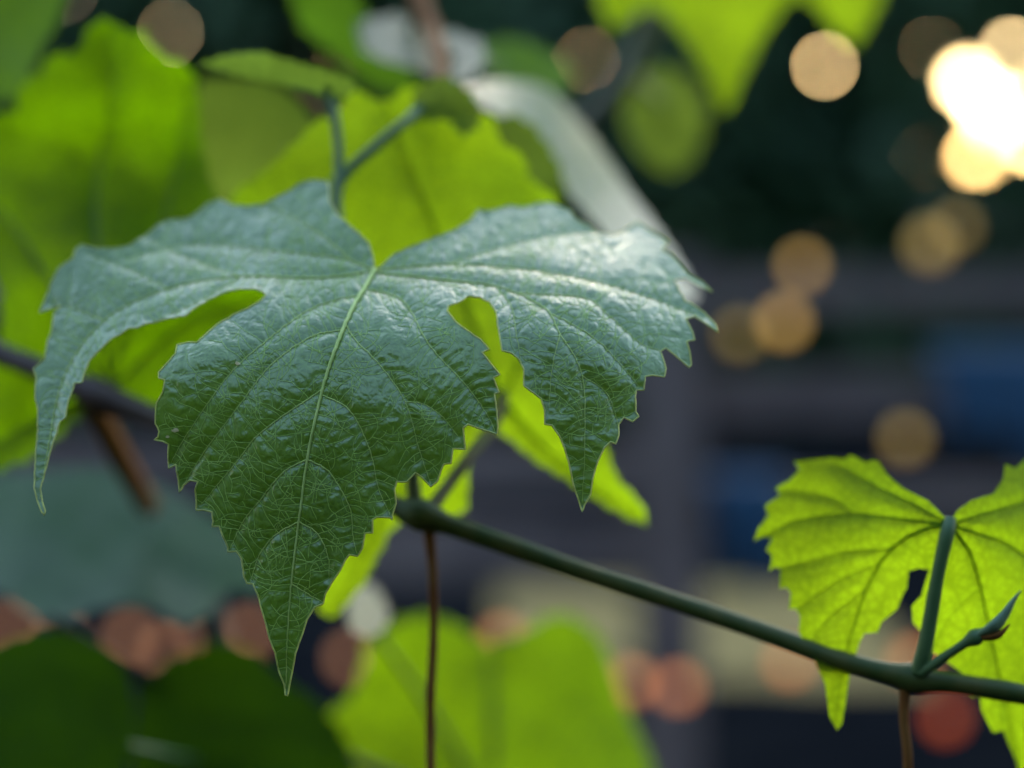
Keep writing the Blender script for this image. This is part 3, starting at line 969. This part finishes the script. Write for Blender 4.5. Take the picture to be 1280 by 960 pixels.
dl, _ = make_leaf(toothed(DL, 3.5, 26, 4), DD, DV, M['lime'], vine, 9, .0003, .0016, .002, 120, None, M['vein_lime'], seed=8, label='bright lime leaf directly behind the large dark leaf')
lcane('petiole', [(536, 640, .43, 9), (556, 612, .436, 8), (590, 566, .445, 7.5), (612, 538, .458, 8), (626, 510, .468, 9), (628, 495, .475, 8)], M['petiole_brown'], dl)

# big leaf at the left
EL = [(25, 140), (30, 112), (55, 97), (75, 66), (100, 76), (115, 36), (140, 28), (160, 42), (188, 45), (205, 66), (240, 85), (252, 130), (258, 190), (270, 240), (305, 300), (340, 365), (335, 430), (285, 470), (240, 500), (205, 512), (150, 500), (120, 505), (85, 540), (55, 570), (0, 590), (-60, 600), (-110, 560), (-60, 480), (-10, 450), (12, 410), (6, 350), (-40, 330), (-120, 300), (-140, 230), (-90, 190), (-30, 150)]
ED = tps([(130, 40, .515), (250, 120, .508), (25, 140, .518), (-130, 240, .55), (300, 320, .49), (330, 430, .49), (120, 480, .495), (0, 590, .50), (-100, 560, .52), (120, 300, .49), (100, 205, .515), (200, 250, .505), (60, 380, .495)])
EV = [[(135, 490, 9), (190, 440, 8), (250, 395, 6), (325, 372, 3)], [(135, 488, 9), (130, 380, 8), (120, 250, 6), (140, 120, 4), (135, 40, 2)], [(133, 490, 8), (60, 520, 6), (-50, 580, 3)], [(132, 486, 8), (50, 330, 6), (-20, 250, 4), (-120, 240, 2)], [(136, 480, 7), (180, 350, 6), (220, 220, 4), (235, 100, 2)]]
el, _ = make_leaf(toothed(EL, 6, 28, 9), ED, EV, M['yellow_green'], vine, 9, .0006, .0030, .004, 110, None, M['vein_dark'], seed=12, vlift=-.2, label='broad yellow-green leaf with dark shaded bands')
lcane('petiole', [(128, 497, .485, 9), (132, 490, .49, 8), (136, 482, .495, 8)], M['petiole'], el)
lcane('tendril', [(108, 492, .486, 12), (128, 530, .52, 15), (158, 585, .56, 15), (186, 634, .60, 13)], M['tendril'], vine)

# ---- shoot above and behind
v2 = empty('grape_vine', P(424, 235, .46))
tag(v2, 'upper grapevine shoot with curled, olive and pale shining leaves behind the large leaf', 'grapevine')
L2 = v2.location
lcane('cane', [(400, 598, .449, 7), (405, 520, .444, 7), (415, 420, .447, 7), (423, 300, .452, 7), (423, 232, .456, 7), (468, 184, .46, 6.5), (515, 145, .468, 6), (548, 108, .49, 7)], M['petiole'], v2)
lcane('cane', [(544, 114, .498, 6), (552, 84, .52, 9), (540, 40, .56, 12), (525, 0, .58, 13), (520, -80, .62, 13), (510, -260, .68, 14)], M['tendril'], v2)


def bl_leaf(outline, depth, mat, parent, seed, label=None, veins=(), step=10, amp=5, tooth=28, wav=.003, vm=None, stalk=None, smat='petiole'):
    o, on_ = make_leaf(toothed(outline, amp, tooth, seed), depth, list(veins), mat, parent, step, .0001, .0006, wav, 110, None, vm, seed=seed, vlift=-.2, label=label)
    if stalk:
        lcane('petiole', stalk, M[smat], o)
    return o


bl_leaf([(248, 78), (290, 66), (330, 64), (370, 76), (410, 86), (440, 98), (446, 110), (425, 120), (395, 113), (350, 102), (300, 92)], curl(345, 88, .462, -.002, .03), M['olive'], v2, 21, 'curled olive leaf seen edge on', amp=3, tooth=18, wav=.001,
        stalk=[(408, 110, .467, 6), (417, 140, .463, 6), (423, 185, .46, 6), (424, 232, .456, 6)], step=5)
bl_leaf([(520, 112), (548, 96), (580, 110), (600, 135), (596, 160), (575, 168), (560, 150), (535, 150), (515, 140)], curl(560, 135, .475, .005, -.0), M['olive'], v2, 22, amp=6, tooth=16, step=5,
        stalk=[(540, 116, .485, 4), (550, 122, .476, 4)])
bl_leaf([(345, -60), (430, -60), (452, 10), (492, 58), (522, 100), (492, 116), (450, 97), (410, 62), (372, 22)], plane(430, 30, .60, .01, .02), M['green'], v2, 23, stalk=[(522, 20, .58, 6), (500, 60, .59, 6), (480, 70, .605, 6)])
bl_leaf([(445, 28), (500, 22), (545, 38), (604, 58), (598, 92), (560, 104), (525, 88), (480, 78), (452, 60)], plane(520, 60, .57, .0, -.07), M['dull'], v2, 24, 'small leaf shining pale blue with sky light', amp=4, stalk=[(546, 108, .5, 5), (550, 90, .52, 5), (548, 72, .55, 5)])
bl_leaf([(590, 62), (640, 48), (682, 66), (716, 86), (706, 114), (650, 104), (612, 98)], plane(650, 80, .66, .02, .0), M['green'], v2, 25, stalk=[(556, 60, .545, 5), (580, 75, .6, 5), (620, 80, .655, 5)])
bl_leaf([(560, 118), (600, 104), (650, 104), (692, 118), (742, 178), (792, 250), (840, 318), (870, 380), (800, 350), (752, 292), (702, 232), (655, 165), (610, 138)], curl(710, 200, .56, .075, -.07), M['deep'], v2, 26, 'long folded leaf shining pale grey with sky light', amp=2, wav=.001,
        stalk=[(556, 70, .545, 5), (565, 100, .56, 5), (600, 120, .53, 5)])
bl_leaf([(598, 148), (650, 146), (684, 180), (704, 225), (700, 262), (660, 262), (625, 240)], plane(650, 200, .52, .01, .01), M['olive'], v2, 27, stalk=[(515, 145, .485, 4), (570, 160, .505, 4), (620, 180, .518, 4)])
bl_leaf([(250, 98), (335, 102), (380, 135), (392, 175), (350, 215), (300, 262), (240, 260)], plane(310, 170, .55, .0, .01), M['olive'], v2, 28, 'dull olive leaf behind the curled one', stalk=[(423, 232, .475, 5), (400, 215, .5, 5), (360, 190, .546, 5)])
bl_leaf([(-60, -60), (76, -60), (78, 15), (52, 60), (30, 112), (-10, 130), (-70, 110)], plane(20, 20, .58, .0, .0), M['green'], v2, 29, 'dark green leaf in the shade above the broad yellow-green leaf', stalk=[(60, -50, .58, 6), (200, -110, .6, 6), (400, -100, .61, 6), (518, -70, .615, 7)])

# ---- hanging shoot at the upper right
v3 = empty('grape_vine', P(800, 60, .72))
tag(v3, 'blurred grapevine shoot with lime leaves hanging before the dark trees', 'grapevine')
lcane('cane', [(690, 185, .74, 10), (725, 160, .73, 12), (770, 112, .72, 13), (800, 60, .72, 14), (815, 10, .72, 14), (830, -80, .73, 14), (850, -260, .76, 14)], M['cane_grey'], v3)
bl_leaf([(742, -30), (760, -80), (860, -130), (980, -130), (1090, -100), (1120, -60), (1100, 0), (1085, 32), (1066, 58), (1045, 40), (1020, 8), (990, -4), (962, 30), (938, 74), (920, 112), (906, 144), (890, 104), (868, 70), (848, 40), (820, 10), (790, 22), (770, 38), (752, 15)], plane(920, -20, .70, .004, -.01), M['lime'], v3, 31, 'lime leaf with two pointed lobes hanging down', amp=4, stalk=[(816, 0, .72, 7), (850, -60, .71, 7), (900, -70, .7, 7)])
bl_leaf([(790, 100), (830, 84), (868, 108), (882, 150), (862, 202), (832, 216), (800, 192), (780, 150)], plane(830, 150, .80, .0, .0), M['olive'], v3, 32, 'small pale yellow-green leaf on the blurred shoot', stalk=[(785, 88, .72, 6), (800, 105, .75, 6), (830, 130, .795, 6)])

# ---- shoots below
v4 = empty('grape_vine', P(280, 900, .55))
tag(v4, 'lower grapevine shoot with shaded dark leaves under the large leaf', 'grapevine')
lcane('cane', [(258, 738, .64, 14), (268, 780, .63, 18), (284, 850, .62, 18), (281, 960, .62, 22), (276, 1100, .62, 20), (270, 1400, .62, 20)], M['twig'], v4)
lcane('cane', [(60, 770, .57, 5), (120, 808, .575, 7), (200, 850, .59, 8), (284, 868, .61, 9), (360, 900, .6, 8), (430, 945, .59, 8), (520, 985, .58, 7)], M['twig'], v4)
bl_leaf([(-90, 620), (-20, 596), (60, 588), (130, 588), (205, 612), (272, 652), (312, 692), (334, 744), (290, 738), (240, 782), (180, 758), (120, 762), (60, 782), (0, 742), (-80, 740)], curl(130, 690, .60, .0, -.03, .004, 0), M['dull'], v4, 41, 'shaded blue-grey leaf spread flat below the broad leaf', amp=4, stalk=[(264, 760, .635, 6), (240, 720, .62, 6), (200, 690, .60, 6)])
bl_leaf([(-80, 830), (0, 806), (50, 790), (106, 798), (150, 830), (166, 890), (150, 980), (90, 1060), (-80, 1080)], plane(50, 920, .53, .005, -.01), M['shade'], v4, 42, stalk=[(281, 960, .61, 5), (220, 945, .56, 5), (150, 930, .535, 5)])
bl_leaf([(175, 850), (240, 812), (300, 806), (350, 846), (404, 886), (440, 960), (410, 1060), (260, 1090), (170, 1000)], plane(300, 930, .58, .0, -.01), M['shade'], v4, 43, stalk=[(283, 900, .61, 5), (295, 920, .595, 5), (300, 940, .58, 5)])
v5 = empty('grape_vine', P(620, 960, .66))
tag(v5, 'low grapevine shoot with a blurred lime leaf beneath the green cane', 'grapevine')
lcane('cane', [(616, 960, .67, 10), (618, 1100, .68, 12), (622, 1400, .7, 14)], M['petiole'], v5)
bl_leaf([(462, 800), (515, 772), (560, 778), (612, 806), (655, 790), (700, 768), (742, 790), (764, 834), (784, 892), (814, 962), (806, 1030), (700, 1070), (560, 1070), (470, 1020), (400, 960), (385, 915), (440, 870)], curl(615, 900, 0.66, .01, -.01, .003, 0), M['lime_rough'], v5, 51, 'blurred lime leaf beneath the cane with a dark midrib', [[(616, 960, 16), (614, 880, 14), (612, 815, 8)]], vm=M['vein_dark'], stalk=[(616, 1010, .672, 7), (616, 965, .662, 7)])
bl_leaf([(432, 742), (462, 732), (486, 770), (470, 796), (440, 790)], plane(458, 765, .56, .0, -.12), M['dull'], v5, 52, 'tiny pale shining leaf', amp=2, step=6, stalk=[(460, 780, .56, 4), (520, 860, .6, 4), (600, 990, .66, 5)])
